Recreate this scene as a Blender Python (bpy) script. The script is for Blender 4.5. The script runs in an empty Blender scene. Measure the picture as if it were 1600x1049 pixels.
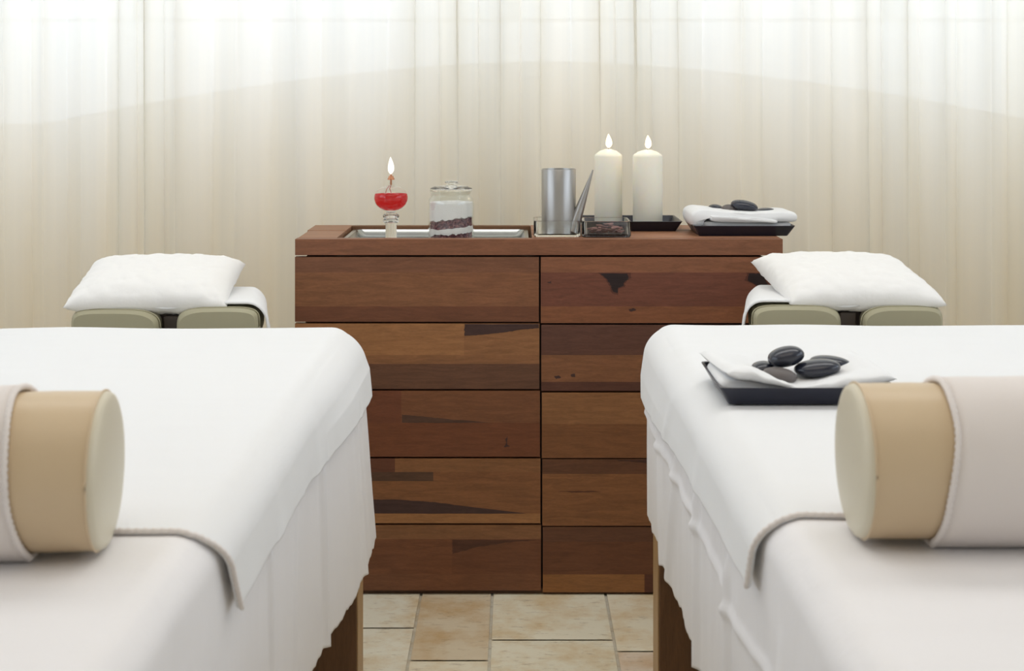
import bpy, bmesh, math, random
from mathutils import Vector, Matrix, noise
PI = math.pi
S = bpy.context.scene
COL = S.collection

# ---------------------------------------------------------------- camera
F = 2200.0; HC = 1.22
cam_d = bpy.data.cameras.new('camera'); cam = bpy.data.objects.new('camera', cam_d); COL.objects.link(cam)
cam.location = (0, 0, HC); cam.rotation_euler = (PI/2, 0, 0)
cam_d.sensor_width = 36; cam_d.lens = 36*F/1600
cam_d.shift_x = -(803-800)/1600; cam_d.shift_y = -(524.5-150)/1600
cam_d.clip_start = .05
cam_d.dof.use_dof = True; cam_d.dof.focus_distance = 3.4; cam_d.dof.aperture_fstop = 9
S.camera = cam
# ---------------------------------------------------------------- world + daylight
W = bpy.data.worlds.new('world'); S.world = W; W.use_nodes = True
bg = W.node_tree.nodes['Background']
bg.inputs[0].default_value = (.81, .89, 1.0, 1); bg.inputs[1].default_value = 2.0
def portal(loc, rot, sx, sy):
    l = bpy.data.lights.new('daylight_portal', 'AREA'); l.shape = 'RECTANGLE'; l.size = sx; l.size_y = sy
    l.cycles.is_portal = True
    o = bpy.data.objects.new('daylight_portal', l); COL.objects.link(o); o.location = loc; o.rotation_euler = rot
portal((0, 4.70, 1.85), (-PI/2, 0, 0), 4.6, 1.6)
portal((-2.52, 1.65, 1.775), (0, -PI/2, 0), 1.2, 3.0)  # portals for the two added side windows
portal((2.52, 1.65, 1.775), (0, PI/2, 0), 1.2, 3.0)
def overhead_fill(x, y, z, sx, sy, power, col):  # unseen fill areas added below the ceiling to lift the beds and foreground
    l = bpy.data.lights.new('overhead_fill', 'AREA'); l.shape = 'RECTANGLE'; l.size = sx; l.size_y = sy
    l.energy = power; l.color = col
    o = bpy.data.objects.new('overhead_fill', l); COL.objects.link(o); o.location = (x, y, z)
overhead_fill(-.55, .9, 2.68, 1.0, 1.6, 4.5, (1, .88, .74))
overhead_fill(.60, .9, 2.68, 1.0, 1.6, 4.5, (1, .88, .74))
overhead_fill(0, 2.7, 2.68, 3.4, .7, 17, (1, .985, .96))
S.view_settings.view_transform = 'Standard'; S.view_settings.look = 'None'
S.view_settings.gamma = 1; S.view_settings.use_curve_mapping = False
S.view_settings.exposure = 0.28
S.cycles.transparent_max_bounces = 24; S.cycles.max_bounces = 18
S.cycles.diffuse_bounces = 6; S.cycles.transmission_bounces = 16

# ---------------------------------------------------------------- helpers
def X(px, Y): return (px-803)/F*Y
def Z(py, Y): return HC-(py-150)/F*Y
def lin(r, g, b):
    return tuple(((c/255)/12.92 if c/255 <= .04045 else ((c/255+.055)/1.055)**2.4) for c in (r, g, b))
def N(v): return noise.noise(Vector(v))

class MB:
    def __init__(s): s.v = []; s.f = []; s.c = []; s.cur = None
    def add(s, vs, fs):
        o = len(s.v); s.v += [tuple(v) for v in vs]
        for f in fs: s.f.append(tuple(i+o for i in f)); s.c.append(s.cur)
        return s
    def box(s, x0, x1, y0, y1, z0, z1):
        vs = [(x, y, z) for x in (x0, x1) for y in (y0, y1) for z in (z0, z1)]
        return s.add(vs, [(0,1,3,2),(4,6,7,5),(0,4,5,1),(2,3,7,6),(0,2,6,4),(1,5,7,3)])
    def grid(s, fn, nu, nv, closeu=False, closev=False):
        vs = [fn(i/(nu if closeu else nu-1), j/(nv if closev else nv-1)) for i in range(nu) for j in range(nv)]
        fs = []
        for i in range(nu if closeu else nu-1):
            for j in range(nv if closev else nv-1):
                a, b = i, (i+1) % nu; c, d = j, (j+1) % nv
                fs.append((a*nv+c, b*nv+c, b*nv+d, a*nv+d))
        return s.add(vs, fs)
    def lathe(s, prof, cx, cy, n=48, cap=True):
        m = len(prof); vs = []; fs = []
        for i in range(n):
            a = 2*PI*i/n
            for r, z in prof: vs.append((cx+r*math.cos(a), cy+r*math.sin(a), z))
        for i in range(n):
            k = (i+1) % n
            for j in range(m-1): fs.append((i*m+j, k*m+j, k*m+j+1, i*m+j+1))
        if cap:
            if prof[0][0] > 1e-5: fs.append(tuple(i*m for i in range(n))[::-1])
            if prof[-1][0] > 1e-5: fs.append(tuple(i*m+m-1 for i in range(n)))
        return s.add(vs, fs)
    def tube(s, pts, r, n=10, rf=None):
        pts = [Vector(p) for p in pts]; vs = []; fs = []; m = len(pts)
        up = Vector((0, 0, 1))
        for i, p in enumerate(pts):
            t = (pts[min(i+1, m-1)]-pts[max(i-1, 0)]).normalized()
            a = t.cross(up)
            if a.length < .05: a = t.cross(Vector((0, 1, 0)))
            a.normalize(); b = a.cross(t)
            for k in range(n):
                th = 2*PI*k/n; rr = r if rf is None else rf(i/(m-1), th)
                vs.append(p+a*rr*math.cos(th)+b*rr*math.sin(th))
        for i in range(m-1):
            for k in range(n):
                l = (k+1) % n; fs.append((i*n+k, i*n+l, (i+1)*n+l, (i+1)*n+k))
        fs.append(tuple(range(n))[::-1]); fs.append(tuple((m-1)*n+k for k in range(n)))
        return s.add(vs, fs)

def root_loc(o):
    while o.parent: o = o.parent
    return o.location.copy()
def build(name, mb, mat, parent=None, smooth=True, bevel=0, solid=0, sub=0, label=None, origin=None, angle=40, solid_off=1, weld=False):
    me = bpy.data.meshes.new(name)
    if parent is not None: L = root_loc(parent)
    else:
        if origin is None:
            xs = [v[0] for v in mb.v]; ys = [v[1] for v in mb.v]; zs = [v[2] for v in mb.v]
            L = Vector(((min(xs)+max(xs))/2, (min(ys)+max(ys))/2, min(zs)))
        else: L = Vector(origin)
    me.from_pydata([(v[0]-L.x, v[1]-L.y, v[2]-L.z) for v in mb.v], [], mb.f)
    bm = bmesh.new(); bm.from_mesh(me)
    if weld: bmesh.ops.remove_doubles(bm, verts=bm.verts, dist=1e-6)
    if not any(c is not None for c in mb.c): bmesh.ops.recalc_face_normals(bm, faces=bm.faces)
    bm.to_mesh(me); bm.free()
    if any(c is not None for c in mb.c):
        at = me.color_attributes.new('tone', 'FLOAT_COLOR', 'CORNER')
        for p in me.polygons:
            c = mb.c[p.index] or (.3, .2, .1)
            for li in p.loop_indices: at.data[li].color = (c[0], c[1], c[2], 1)
    if smooth:
        for p in me.polygons: p.use_smooth = True
        if angle < 180:
            me.set_sharp_from_angle(angle=math.radians(angle))
    me.materials.append(mat)
    o = bpy.data.objects.new(name, me); COL.objects.link(o)
    if parent is not None: o.parent = parent
    else: o.location = L
    if solid:
        m = o.modifiers.new('solid', 'SOLIDIFY'); m.thickness = solid; m.offset = solid_off
    if bevel:
        m = o.modifiers.new('bevel', 'BEVEL'); m.width = bevel; m.segments = 3; m.limit_method = 'ANGLE'; m.angle_limit = math.radians(30)
    if sub:
        m = o.modifiers.new('sub', 'SUBSURF'); m.levels = sub; m.render_levels = sub
    if label: o['label'] = label
    return o
def tag(o, label, cat, group=None, kind=None):
    o['label'] = label; o['category'] = cat
    if group: o['group'] = group
    if kind: o['kind'] = kind
    return o
def thing(name, label, cat, loc, group=None):
    o = bpy.data.objects.new(name, None); COL.objects.link(o); o.location = loc; o.empty_display_size = .05
    return tag(o, label, cat, group)
def struct(name, mb, mat, **k):
    o = build(name, mb, mat, smooth=False, **k); o['kind'] = 'structure'; return o

# ---------------------------------------------------------------- materials
def mat(name):
    m = bpy.data.materials.new(name); m.use_nodes = True
    nt = m.node_tree; p = nt.nodes['Principled BSDF']
    return m, nt, p
def nd(nt, t, **k):
    n = nt.nodes.new(t)
    for a, b in k.items(): setattr(n, a, b)
    return n
def bump(nt, p, scale, strength, dist=.002, detail=4, vec=None, rough=.6):
    tc = nd(nt, 'ShaderNodeTexCoord'); nz = nd(nt, 'ShaderNodeTexNoise'); b = nd(nt, 'ShaderNodeBump')
    mp = nd(nt, 'ShaderNodeMapping'); mp.inputs['Scale'].default_value = vec or (1, 1, 1)
    nt.links.new(tc.outputs['Object'], mp.inputs[0]); nt.links.new(mp.outputs[0], nz.inputs['Vector'])
    nz.inputs['Scale'].default_value = scale; nz.inputs['Detail'].default_value = detail; nz.inputs['Roughness'].default_value = rough
    b.inputs['Strength'].default_value = strength; b.inputs['Distance'].default_value = dist
    nt.links.new(nz.outputs[0], b.inputs['Height']); nt.links.new(b.outputs[0], p.inputs['Normal'])
    return b
def plain(name, col, rough=.5, metal=0, bs=None, sheen=0, coat=0, spec=.5):
    m, nt, p = mat(name)
    p.inputs['Base Color'].default_value = (*col, 1); p.inputs['Roughness'].default_value = rough
    p.inputs['Metallic'].default_value = metal; p.inputs['Specular IOR Level'].default_value = spec
    if sheen: p.inputs['Sheen Weight'].default_value = sheen
    if coat: p.inputs['Coat Weight'].default_value = coat
    if bs: bump(nt, p, *bs)
    return m
M_terry = plain('white_terry', (.86, .865, .87), .95, bs=(900, .55, .0015, 3), sheen=.15, spec=.1)
M_wrap = plain('ivory_terry', (.80, .745, .71), .95, bs=(1100, .5, .0012, 3), sheen=.15, spec=.1)
M_sheet = plain('white_sheet', (.83, .815, .82), .85, bs=(60, .25, .003, 5, (1, 1, .35)), spec=.15)
M_pillow = plain('pillow_cotton', (.86, .85, .83), .85, bs=(35, .3, .004, 5), spec=.15)
M_hem = plain('hem_thread', (.82, .77, .74), .9, bs=(500, .6, .002, 2), spec=.1)
M_vinyl = plain('cream_vinyl', (.62, .48, .31), .36, bs=(350, .08, .0008, 2), spec=.4)
M_vinyl_lit = plain('cream_vinyl_lit_end', (.64, .585, .455), .40, bs=(350, .08, .0008, 2), spec=.4)  # paler vinyl copy: light on the bolster ends put into the colour
M_pad = plain('olive_vinyl', (.36, .335, .225), .40, bs=(350, .08, .0008, 2), spec=.4)
M_dark = plain('dark_brown_plastic', (.05, .035, .025), .5)
M_black = plain('black_lacquer', (.010, .012, .026), .28, spec=.5)
M_stone = plain('black_basalt', (.018, .021, .034), .20, bs=(300, .12, .0008, 3), spec=.6)
M_stone_g = plain('grey_basalt', (.13, .115, .11), .5, bs=(300, .2, .001, 3), spec=.4)
M_wall = plain('cream_plaster', (.86, .68, .40), .9, bs=(80, .1, .002, 3))
M_room = plain('warm_white_plaster', (.80, .79, .77), .9, bs=(80, .1, .002, 3))
M_frame = plain('white_window_frame', (.8, .8, .8), .5)
M_steel = plain('brushed_steel', (.42, .41, .395), .34, 1)
M_tray = plain('polished_steel', (.44, .45, .44), .22, 1)
M_copper = plain('copper_wick_holder', (.55, .25, .14), .3, 1)
M_wick = plain('charred_wick', (.02, .015, .012), .9)
M_salt = plain('white_bath_salt', (.88, .86, .86), .9, bs=(400, .8, .002, 3))
M_berry = plain('dried_berries', (.20, .08, .095), .7, bs=(260, .8, .003, 3))
_nt = M_berry.node_tree; _n = _nt.nodes.new('ShaderNodeTexNoise'); _n.inputs['Scale'].default_value = 170; _n.inputs['Detail'].default_value = 2
_r = _nt.nodes.new('ShaderNodeValToRGB'); _tc = _nt.nodes.new('ShaderNodeTexCoord'); _nt.links.new(_tc.outputs['Object'], _n.inputs['Vector'])
for _p, _c in ((0, (.03, .02, .05)), (.45, (.12, .04, .06)), (.6, (.30, .13, .14)), (1, (.55, .42, .40))):
    _e = _r.color_ramp.elements[0] if _p == 0 else _r.color_ramp.elements[-1] if _p == 1 else _r.color_ramp.elements.new(_p)
    _e.position = _p; _e.color = (*_c, 1)
_nt.links.new(_n.outputs[0], _r.inputs[0]); _nt.links.new(_r.outputs[0], _nt.nodes['Principled BSDF'].inputs['Base Color'])
M_shadow = plain('carcass_gap_shade', (.035, .02, .013), .7)  # near-black carcass: shade in the gaps between the fronts put into its colour

m, nt, p = mat('ivory_wax'); M_wax = m
p.inputs['Base Color'].default_value = (.86, .84, .74, 1); p.inputs['Roughness'].default_value = .45
p.inputs['Subsurface Weight'].default_value = .6; p.inputs['Subsurface Radius'].default_value = (.03, .022, .012); p.inputs['Subsurface Scale'].default_value = .6

def emis(name, col, st):
    m = bpy.data.materials.new(name); m.use_nodes = True; nt = m.node_tree
    nt.nodes.remove(nt.nodes['Principled BSDF']); e = nd(nt, 'ShaderNodeEmission')
    e.inputs[0].default_value = (*col, 1); e.inputs[1].default_value = st
    nt.links.new(e.outputs[0], nt.nodes['Material Output'].inputs[0]); return m
M_flame = emis('flame', (1, .80, .50), 2.6)
M_flame2 = emis('pale_flame', (1, .93, .82), 1.5)

def thin_glass(name, tint, edge, refl=1.0):
    m = bpy.data.materials.new(name); m.use_nodes = True; nt = m.node_tree
    nt.nodes.remove(nt.nodes['Principled BSDF'])
    t = nd(nt, 'ShaderNodeBsdfTransparent'); g = nd(nt, 'ShaderNodeBsdfGlossy'); mx = nd(nt, 'ShaderNodeMixShader')
    fr = nd(nt, 'ShaderNodeFresnel'); ge = nd(nt, 'ShaderNodeNewGeometry'); mr = nd(nt, 'ShaderNodeMapRange')
    mr.inputs[3].default_value = edge; mr.inputs[4].default_value = 1/edge      # same reflection from either side of the thin wall
    nt.links.new(ge.outputs['Backfacing'], mr.inputs[0]); nt.links.new(mr.outputs[0], fr.inputs[0])
    t.inputs[0].default_value = (*tint, 1); g.inputs['Roughness'].default_value = .03
    g.inputs[0].default_value = (refl, refl, refl, 1)
    nt.links.new(fr.outputs[0], mx.inputs[0]); nt.links.new(t.outputs[0], mx.inputs[1]); nt.links.new(g.outputs[0], mx.inputs[2])
    nt.links.new(mx.outputs[0], nt.nodes['Material Output'].inputs[0]); return m
M_glass = thin_glass('clear_glass', (.965, .975, .965), 1.5)
M_glass_g = thin_glass('greenish_glass', (.935, .955, .93), 1.55)
M_pane = thin_glass('window_pane_glass', (.97, .98, .98), 1.45)
def real_glass(name, col, rough=0, ior=1.45):
    m, nt, p = mat(name)
    p.inputs['Base Color'].default_value = (*col, 1); p.inputs['Transmission Weight'].default_value = 1
    p.inputs['Roughness'].default_value = rough; p.inputs['IOR'].default_value = ior; return m
M_solidglass = real_glass('solid_glass', (.985, .995, .985))
# red oil: coloured, lets light through
m = bpy.data.materials.new('red_lamp_oil'); m.use_nodes = True; nt = m.node_tree; M_oil = m
nt.nodes.remove(nt.nodes['Principled BSDF'])
t = nd(nt, 'ShaderNodeBsdfTransparent'); t.inputs[0].default_value = (.93, .22, .22, 1)
df = nd(nt, 'ShaderNodeBsdfTranslucent'); df.inputs[0].default_value = (.85, .05, .06, 1)
dd = nd(nt, 'ShaderNodeBsdfDiffuse'); dd.inputs[0].default_value = (.75, .04, .05, 1)
mx = nd(nt, 'ShaderNodeMixShader'); m2 = nd(nt, 'ShaderNodeMixShader'); mx.inputs[0].default_value = .5; m2.inputs[0].default_value = .45
nt.links.new(df.outputs[0], m2.inputs[1]); nt.links.new(dd.outputs[0], m2.inputs[2])
nt.links.new(t.outputs[0], mx.inputs[1]); nt.links.new(m2.outputs[0], mx.inputs[2]); nt.links.new(mx.outputs[0], nt.nodes['Material Output'].inputs[0])
# sheer curtain
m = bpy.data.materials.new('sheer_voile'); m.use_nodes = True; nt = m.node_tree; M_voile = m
nt.nodes.remove(nt.nodes['Principled BSDF'])
t = nd(nt, 'ShaderNodeBsdfTransparent'); df = nd(nt, 'ShaderNodeBsdfTranslucent'); dd = nd(nt, 'ShaderNodeBsdfDiffuse')
df.inputs[0].default_value = (.93, .915, .87, 1); dd.inputs[0].default_value = (.93, .895, .81, 1)
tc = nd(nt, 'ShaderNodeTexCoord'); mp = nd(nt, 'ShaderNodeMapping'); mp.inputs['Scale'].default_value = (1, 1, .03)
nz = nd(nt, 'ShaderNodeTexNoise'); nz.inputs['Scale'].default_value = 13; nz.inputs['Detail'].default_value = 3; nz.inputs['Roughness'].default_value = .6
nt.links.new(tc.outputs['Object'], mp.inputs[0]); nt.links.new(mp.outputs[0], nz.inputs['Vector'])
cr = nd(nt, 'ShaderNodeValToRGB'); cr.color_ramp.elements[0].position = .32; cr.color_ramp.elements[0].color = (.875, .885, .885, 1)  # vertical streaks: light and dark of the folds painted into the cloth colour
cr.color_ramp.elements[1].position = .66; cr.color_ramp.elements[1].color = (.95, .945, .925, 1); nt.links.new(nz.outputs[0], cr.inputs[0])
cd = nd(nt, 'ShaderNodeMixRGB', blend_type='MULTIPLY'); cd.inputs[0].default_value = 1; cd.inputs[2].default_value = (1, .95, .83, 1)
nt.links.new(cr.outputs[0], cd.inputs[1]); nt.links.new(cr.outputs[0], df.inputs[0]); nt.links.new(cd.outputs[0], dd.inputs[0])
mx = nd(nt, 'ShaderNodeMixShader'); m2 = nd(nt, 'ShaderNodeMixShader'); mx.inputs[0].default_value = .965; m2.inputs[0].default_value = .42
nt.links.new(df.outputs[0], m2.inputs[1]); nt.links.new(dd.outputs[0], m2.inputs[2])
nt.links.new(t.outputs[0], mx.inputs[1]); nt.links.new(m2.outputs[0], mx.inputs[2]); nt.links.new(mx.outputs[0], nt.nodes['Material Output'].inputs[0])

# wood: stave tone from the mesh, grain from stretched noise
def wood(name, stretch, attr=True, col=(.2, .1, .05), rough=.5):
    m, nt, p = mat(name); L = nt.links
    tc = nd(nt, 'ShaderNodeTexCoord'); mp = nd(nt, 'ShaderNodeMapping'); mp.inputs['Scale'].default_value = stretch
    L.new(tc.outputs['Object'], mp.inputs[0])
    n1 = nd(nt, 'ShaderNodeTexNoise'); n1.inputs['Scale'].default_value = 10; n1.inputs['Detail'].default_value = 6; n1.inputs['Distortion'].default_value = 1.2
    n2 = nd(nt, 'ShaderNodeTexNoise'); n2.inputs['Scale'].default_value = 90; n2.inputs['Detail'].default_value = 4
    L.new(mp.outputs[0], n1.inputs['Vector']); L.new(mp.outputs[0], n2.inputs['Vector'])
    r1 = nd(nt, 'ShaderNodeMapRange'); r1.inputs[1].default_value = .25; r1.inputs[2].default_value = .75; r1.inputs[3].default_value = .80; r1.inputs[4].default_value = 1.22
    r2 = nd(nt, 'ShaderNodeMapRange'); r2.inputs[1].default_value = .3; r2.inputs[2].default_value = .7; r2.inputs[3].default_value = .88; r2.inputs[4].default_value = 1.1
    L.new(n1.outputs[0], r1.inputs[0]); L.new(n2.outputs[0], r2.inputs[0])
    mu = nd(nt, 'ShaderNodeMath', operation='MULTIPLY'); L.new(r1.outputs[0], mu.inputs[0]); L.new(r2.outputs[0], mu.inputs[1])
    vm = nd(nt, 'ShaderNodeVectorMath', operation='SCALE'); L.new(mu.outputs[0], vm.inputs['Scale'])
    if attr:
        a = nd(nt, 'ShaderNodeAttribute'); a.attribute_name = 'tone'; L.new(a.outputs['Color'], vm.inputs[0])
    else: vm.inputs[0].default_value = col
    L.new(vm.outputs[0], p.inputs['Base Color']); p.inputs['Roughness'].default_value = rough
    p.inputs['Specular IOR Level'].default_value = .35
    b = nd(nt, 'ShaderNodeBump'); b.inputs['Strength'].default_value = .15; b.inputs['Distance'].default_value = .001
    L.new(n2.outputs[0], b.inputs['Height']); L.new(b.outputs[0], p.inputs['Normal'])
    return m
M_stave = wood('acacia_staves', (1.1, 9, 9))
M_legwood = wood('dark_leg_wood', (9, 9, .7), False, (.13, .062, .026), .45)
M_legside = wood('lit_leg_side', (9, 9, .7), False, (.42, .27, .13), .45)  # leg wood again, with the light on its aisle side in the colour

# travertine
m, nt, p = mat('travertine_tiles'); M_floor = m; L = nt.links
a = nd(nt, 'ShaderNodeAttribute'); a.attribute_name = 'tone'
tc = nd(nt, 'ShaderNodeTexCoord')
n1 = nd(nt, 'ShaderNodeTexNoise'); n1.inputs['Scale'].default_value = 7; n1.inputs['Detail'].default_value = 7; n1.inputs['Roughness'].default_value = .65
L.new(tc.outputs['Object'], n1.inputs['Vector'])
mp = nd(nt, 'ShaderNodeMapping'); mp.inputs['Scale'].default_value = (1, 3, 1); L.new(tc.outputs['Object'], mp.inputs[0])
n2 = nd(nt, 'ShaderNodeTexNoise'); n2.inputs['Scale'].default_value = 22; n2.inputs['Detail'].default_value = 8; n2.inputs['Roughness'].default_value = .75
L.new(mp.outputs[0], n2.inputs['Vector'])
r = nd(nt, 'ShaderNodeMapRange'); r.inputs[1].default_value = .45; r.inputs[2].default_value = .68; L.new(n1.outputs[0], r.inputs[0])
mc = nd(nt, 'ShaderNodeMixRGB', blend_type='MULTIPLY'); mc.inputs[2].default_value = (.82, .66, .47, 1)
L.new(r.outputs[0], mc.inputs[0]); L.new(a.outputs['Color'], mc.inputs[1])
r2 = nd(nt, 'ShaderNodeMapRange'); r2.inputs[1].default_value = .55; r2.inputs[2].default_value = .72; r2.inputs[4].default_value = .75; L.new(n2.outputs[0], r2.inputs[0])
m2 = nd(nt, 'ShaderNodeMixRGB', blend_type='MULTIPLY'); m2.inputs[2].default_value = (.45, .36, .27, 1)
L.new(r2.outputs[0], m2.inputs[0]); L.new(mc.outputs[0], m2.inputs[1]); L.new(m2.outputs[0], p.inputs['Base Color'])
p.inputs['Roughness'].default_value = .5
b = nd(nt, 'ShaderNodeBump'); b.inputs['Strength'].default_value = .2; b.inputs['Distance'].default_value = .002
L.new(n2.outputs[0], b.inputs['Height']); L.new(b.outputs[0], p.inputs['Normal'])

# ---------------------------------------------------------------- the room
RX = 2.4; YB = 4.45; YF = -1.6; ZC = 2.7
random.seed(5)
mb = MB(); mb.cur = (.70, .67, .56)
mb.add([(-RX, YF, -.004), (RX, YF, -.004), (RX, YB, -.004), (-RX, YB, -.004)], [(0, 1, 2, 3)])
edges = [-.227, -.053, .224]
while edges[0] > -RX: edges.insert(0, edges[0]-random.choice([.174, .277, .22]))
while edges[-1] < RX: edges.append(edges[-1]+random.choice([.174, .277, .22]))
joint = {-.227: 3.226, -.053: 3.04, .224: 3.155}
tans = [(.80, .73, .56), (.74, .68, .52), (.84, .78, .62), (.72, .62, .45), (.78, .74, .60)]
for i in range(len(edges)-1):
    a, c = max(edges[i], -RX), min(edges[i+1], RX)
    if c-a < .02: continue
    y = 3.55 if edges[i] not in (-.227, -.053, .224) else 3.55
    js = {1: 0}
    ref = {-.227: 3.04, -.053: 3.155, .224: 3.09}.get(edges[i], 3.226 if abs(edges[i+1]+.227) < 1e-6 else 3.0+random.random()*.4)
    ys = [ref]
    while ys[-1] < YB: ys.append(ys[-1]+random.choice([.32, .42, .5]))
    while ys[0] > YF: ys.insert(0, ys[0]-random.choice([.32, .42, .5]))
    for k in range(len(ys)-1):
        y0, y1 = max(ys[k], YF), min(ys[k+1], YB)
        if y1-y0 < .02: continue
        t = random.choice(tans)
        if edges[i] == -.227 and abs(y0-3.04) < .01: t = (.66, .56, .40)
        if edges[i] == .224 and abs(y1-3.09) < .01: t = (.74, .62, .48)
        if edges[i] == -.053: t = (.78, .73, .57)
        mb.cur = t; g = .0035
        mb.add([(a+g, y0+g, 0), (c-g, y0+g, 0), (c-g, y1-g, 0), (a+g, y1-g, 0)], [(0, 1, 2, 3)])
struct('floor', mb, M_floor)
struct('ceiling', MB().box(-RX-.1, RX+.1, YF-.1, YB+.25, ZC, ZC+.1), M_room)
WY0, WY1, WZ0, WZ1 = .2, 3.1, 1.2, 2.35  # unseen side windows, added to brighten the aisle sides of the beds
for nm, k, x0, x1 in (('left', 2, -RX-.1, -RX), ('right', 3, RX, RX+.1)):
    mb = MB(); mb.box(x0, x1, YF-.1, WY0, 0, ZC); mb.box(x0, x1, WY1, YB, 0, ZC); mb.box(x0, x1, WY0, WY1, 0, WZ0); mb.box(x0, x1, WY0, WY1, WZ1, ZC)
    struct('wall_'+nm, mb, M_room)
    mb = MB(); xm = (x0+x1)/2
    for y in (WY0+.02, (WY0+WY1)/2, WY1-.02): mb.box(xm-.02, xm+.02, y-.02, y+.02, WZ0+.04, WZ1-.04)
    mb.box(xm-.02, xm+.02, WY0, WY1, WZ0, WZ0+.04); mb.box(xm-.02, xm+.02, WY0, WY1, WZ1-.04, WZ1)
    wf = struct('window_%d' % k, mb, M_frame)
    build('pane', MB().add([(xm, WY0+.04, WZ0+.03), (xm, WY1-.04, WZ0+.03), (xm, WY1-.04, WZ1-.03), (xm, WY0+.04, WZ1-.03)], [(0, 1, 2, 3)]), M_pane, wf, smooth=False)
struct('wall_front', MB().box(-RX, RX, YF-.1, YF, 0, ZC), M_room)
# back wall: low parapet under a wide window, its arch made up to shape the curtain glow, lintel above
def sill(x): return 1.33-.20*min(1, abs(x-.1)/1.6)**1.7
mb = MB(); n = 60; vs = []; fs = []
for i in range(n+1):
    x = -RX+2*RX*i/n
    vs += [(x, YB, 0), (x, YB, sill(x)), (x, YB+.15, sill(x)), (x, YB+.15, 0)]
for i in range(n):
    a = i*4; c = a+4
    fs += [(a, c, c+1, a+1), (a+1, c+1, c+2, a+2), (a+2, c+2, c+3, a+3)]
mb.add(vs, fs); mb.box(-RX-.1, RX+.1, YB, YB+.15, 2.5, ZC)
struct('wall_back', mb, M_wall)
mb = MB()
mb.box(-RX, RX, YB+.05, YB+.10, 1.458, 1.468)
for x in (-2.38, -1.2, 0, 1.2, 2.38): mb.box(x-.018, x+.018, YB+.05, YB+.10, 1.468, 2.46)
mb.box(-RX, RX, YB+.05, YB+.10, 2.46, 2.5)
wf = struct('window_1', mb, M_frame)
pn = build('pane', MB().add([(-RX, YB+.075, .9), (RX, YB+.075, .9), (RX, YB+.075, 2.48), (-RX, YB+.075, 2.48)], [(0, 1, 2, 3)]), M_pane, wf, smooth=False)

# ---------------------------------------------------------------- sheer curtain with overlapping folds
random.seed(11)
NU, NV = 2200, 14
def curtain(u, v):
    z = .015+v*(ZC-.02)
    s = -2.3+4.6*u
    ph = 2*PI*(s/.135+1.1*N((s*1.7, 3.3, 0))+.55*N((s*5.1, 1.3, z*.12)) + .07*(z-1)*N((s*2.3, 9, 0)))
    am = .75+.75*N((s*2.9, 7.7, z*.15))
    x = s+.0125*am*math.sin(2*ph)+.008*N((s*9, 2, z*.2))
    y = 4.01+.058*am*math.sin(ph)+.012*N((s*16, 5.5, z*.3))
    return (x, y, z)
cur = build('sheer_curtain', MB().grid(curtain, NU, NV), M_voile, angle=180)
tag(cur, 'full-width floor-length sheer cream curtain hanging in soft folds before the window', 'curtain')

# ---------------------------------------------------------------- wooden cabinet
CX0, CX1, CY0, CY1 = -.535, .657, 3.44, 3.815
def c_(r, g, b): return tuple(1.0*v for v in lin(r, g, b))
cab = thing('sideboard', 'low wooden sideboard of mixed brown staves between the two massage tables', 'cabinet', (.061, 3.62, 0))
mb = MB(); mb.box(CX0+.022, CX1-.044, CY0+.026, CY1, .012, .824)
build('carcass', mb, M_shadow, cab, smooth=False)
mb = MB(); mb.cur = c_(88, 62, 42); mb.box(CX0+.01, CX1-.01, CY0+.012, CY1-.01, 0, .012)
build('plinth', mb, M_stave, cab, smooth=False)
# top: planks around a recess
OX0, OX1, OY0, OY1 = -.437, .045, 3.475, 3.79
mb = MB(); z0, z1 = .8306, .870
mb.cur = c_(128, 84, 60); mb.box(CX0, CX1, CY0, OY0, z0, z1)
mb.cur = c_(150, 108, 80)
mb.box(CX0+.002, OX0, OY0+.001, 3.655, z0, z1); mb.box(CX0-.003, OX0, 3.667, CY1, z0, z1)
mb.box(CX0+.004, OX0, 3.64, 3.68, z0, z1-.009)
mb.cur = c_(120, 86, 60); mb.box(OX0+.0005, OX1-.0005, OY1, CY1, z0, z1)
mb.cur = c_(158, 112, 84)
mb.box(OX1, CX1, OY0+.006, 3.56, z0, z1); mb.box(OX1, CX1, 3.567, 3.664, z0, z1); mb.box(OX1, CX1, 3.672, CY1, z0, z1); mb.box(OX1, CX1-.002, OY0, CY1-.002, z0, z1-.009)
build('top', mb, M_stave, cab, smooth=False, bevel=.0012)
# drawer / door fronts from measured staves  (pixel rows on the front plane)
def fx(px): return X(px, CY0)
def fz(py): return Z(py, CY0)
LEFT = [
 [(402,426,[(461,843,117,77,55)]),(426,479,[(461,725,127,84,56),(725,843,128,84,57)]),(479,503,[(461,843,108,67,46)])],
 [(506,555,[(461,725,150,104,66),(725,843,140,96,62)]),(555,569,[(461,843,135,92,60)]),(569,608,[(461,843,100,68,50)])],
 [(611,661,[(461,627,110,65,44),(627,843,118,76,50)]),(661,714,[(461,843,111,66,42)])],
 [(717,738,[(461,617,96,58,41),(617,843,130,88,56)]),(738,752,[(461,677,84,60,45),(677,843,125,82,52)]),(752,803,[(461,843,127,84,53)]),(803,818,[(461,843,150,105,66)])],
 [(821,843,[(461,843,126,86,56)]),(843,897,[(461,706,112,70,45),(706,843,106,66,43)]),(897,923,[(461,843,114,73,48)])]]
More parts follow.
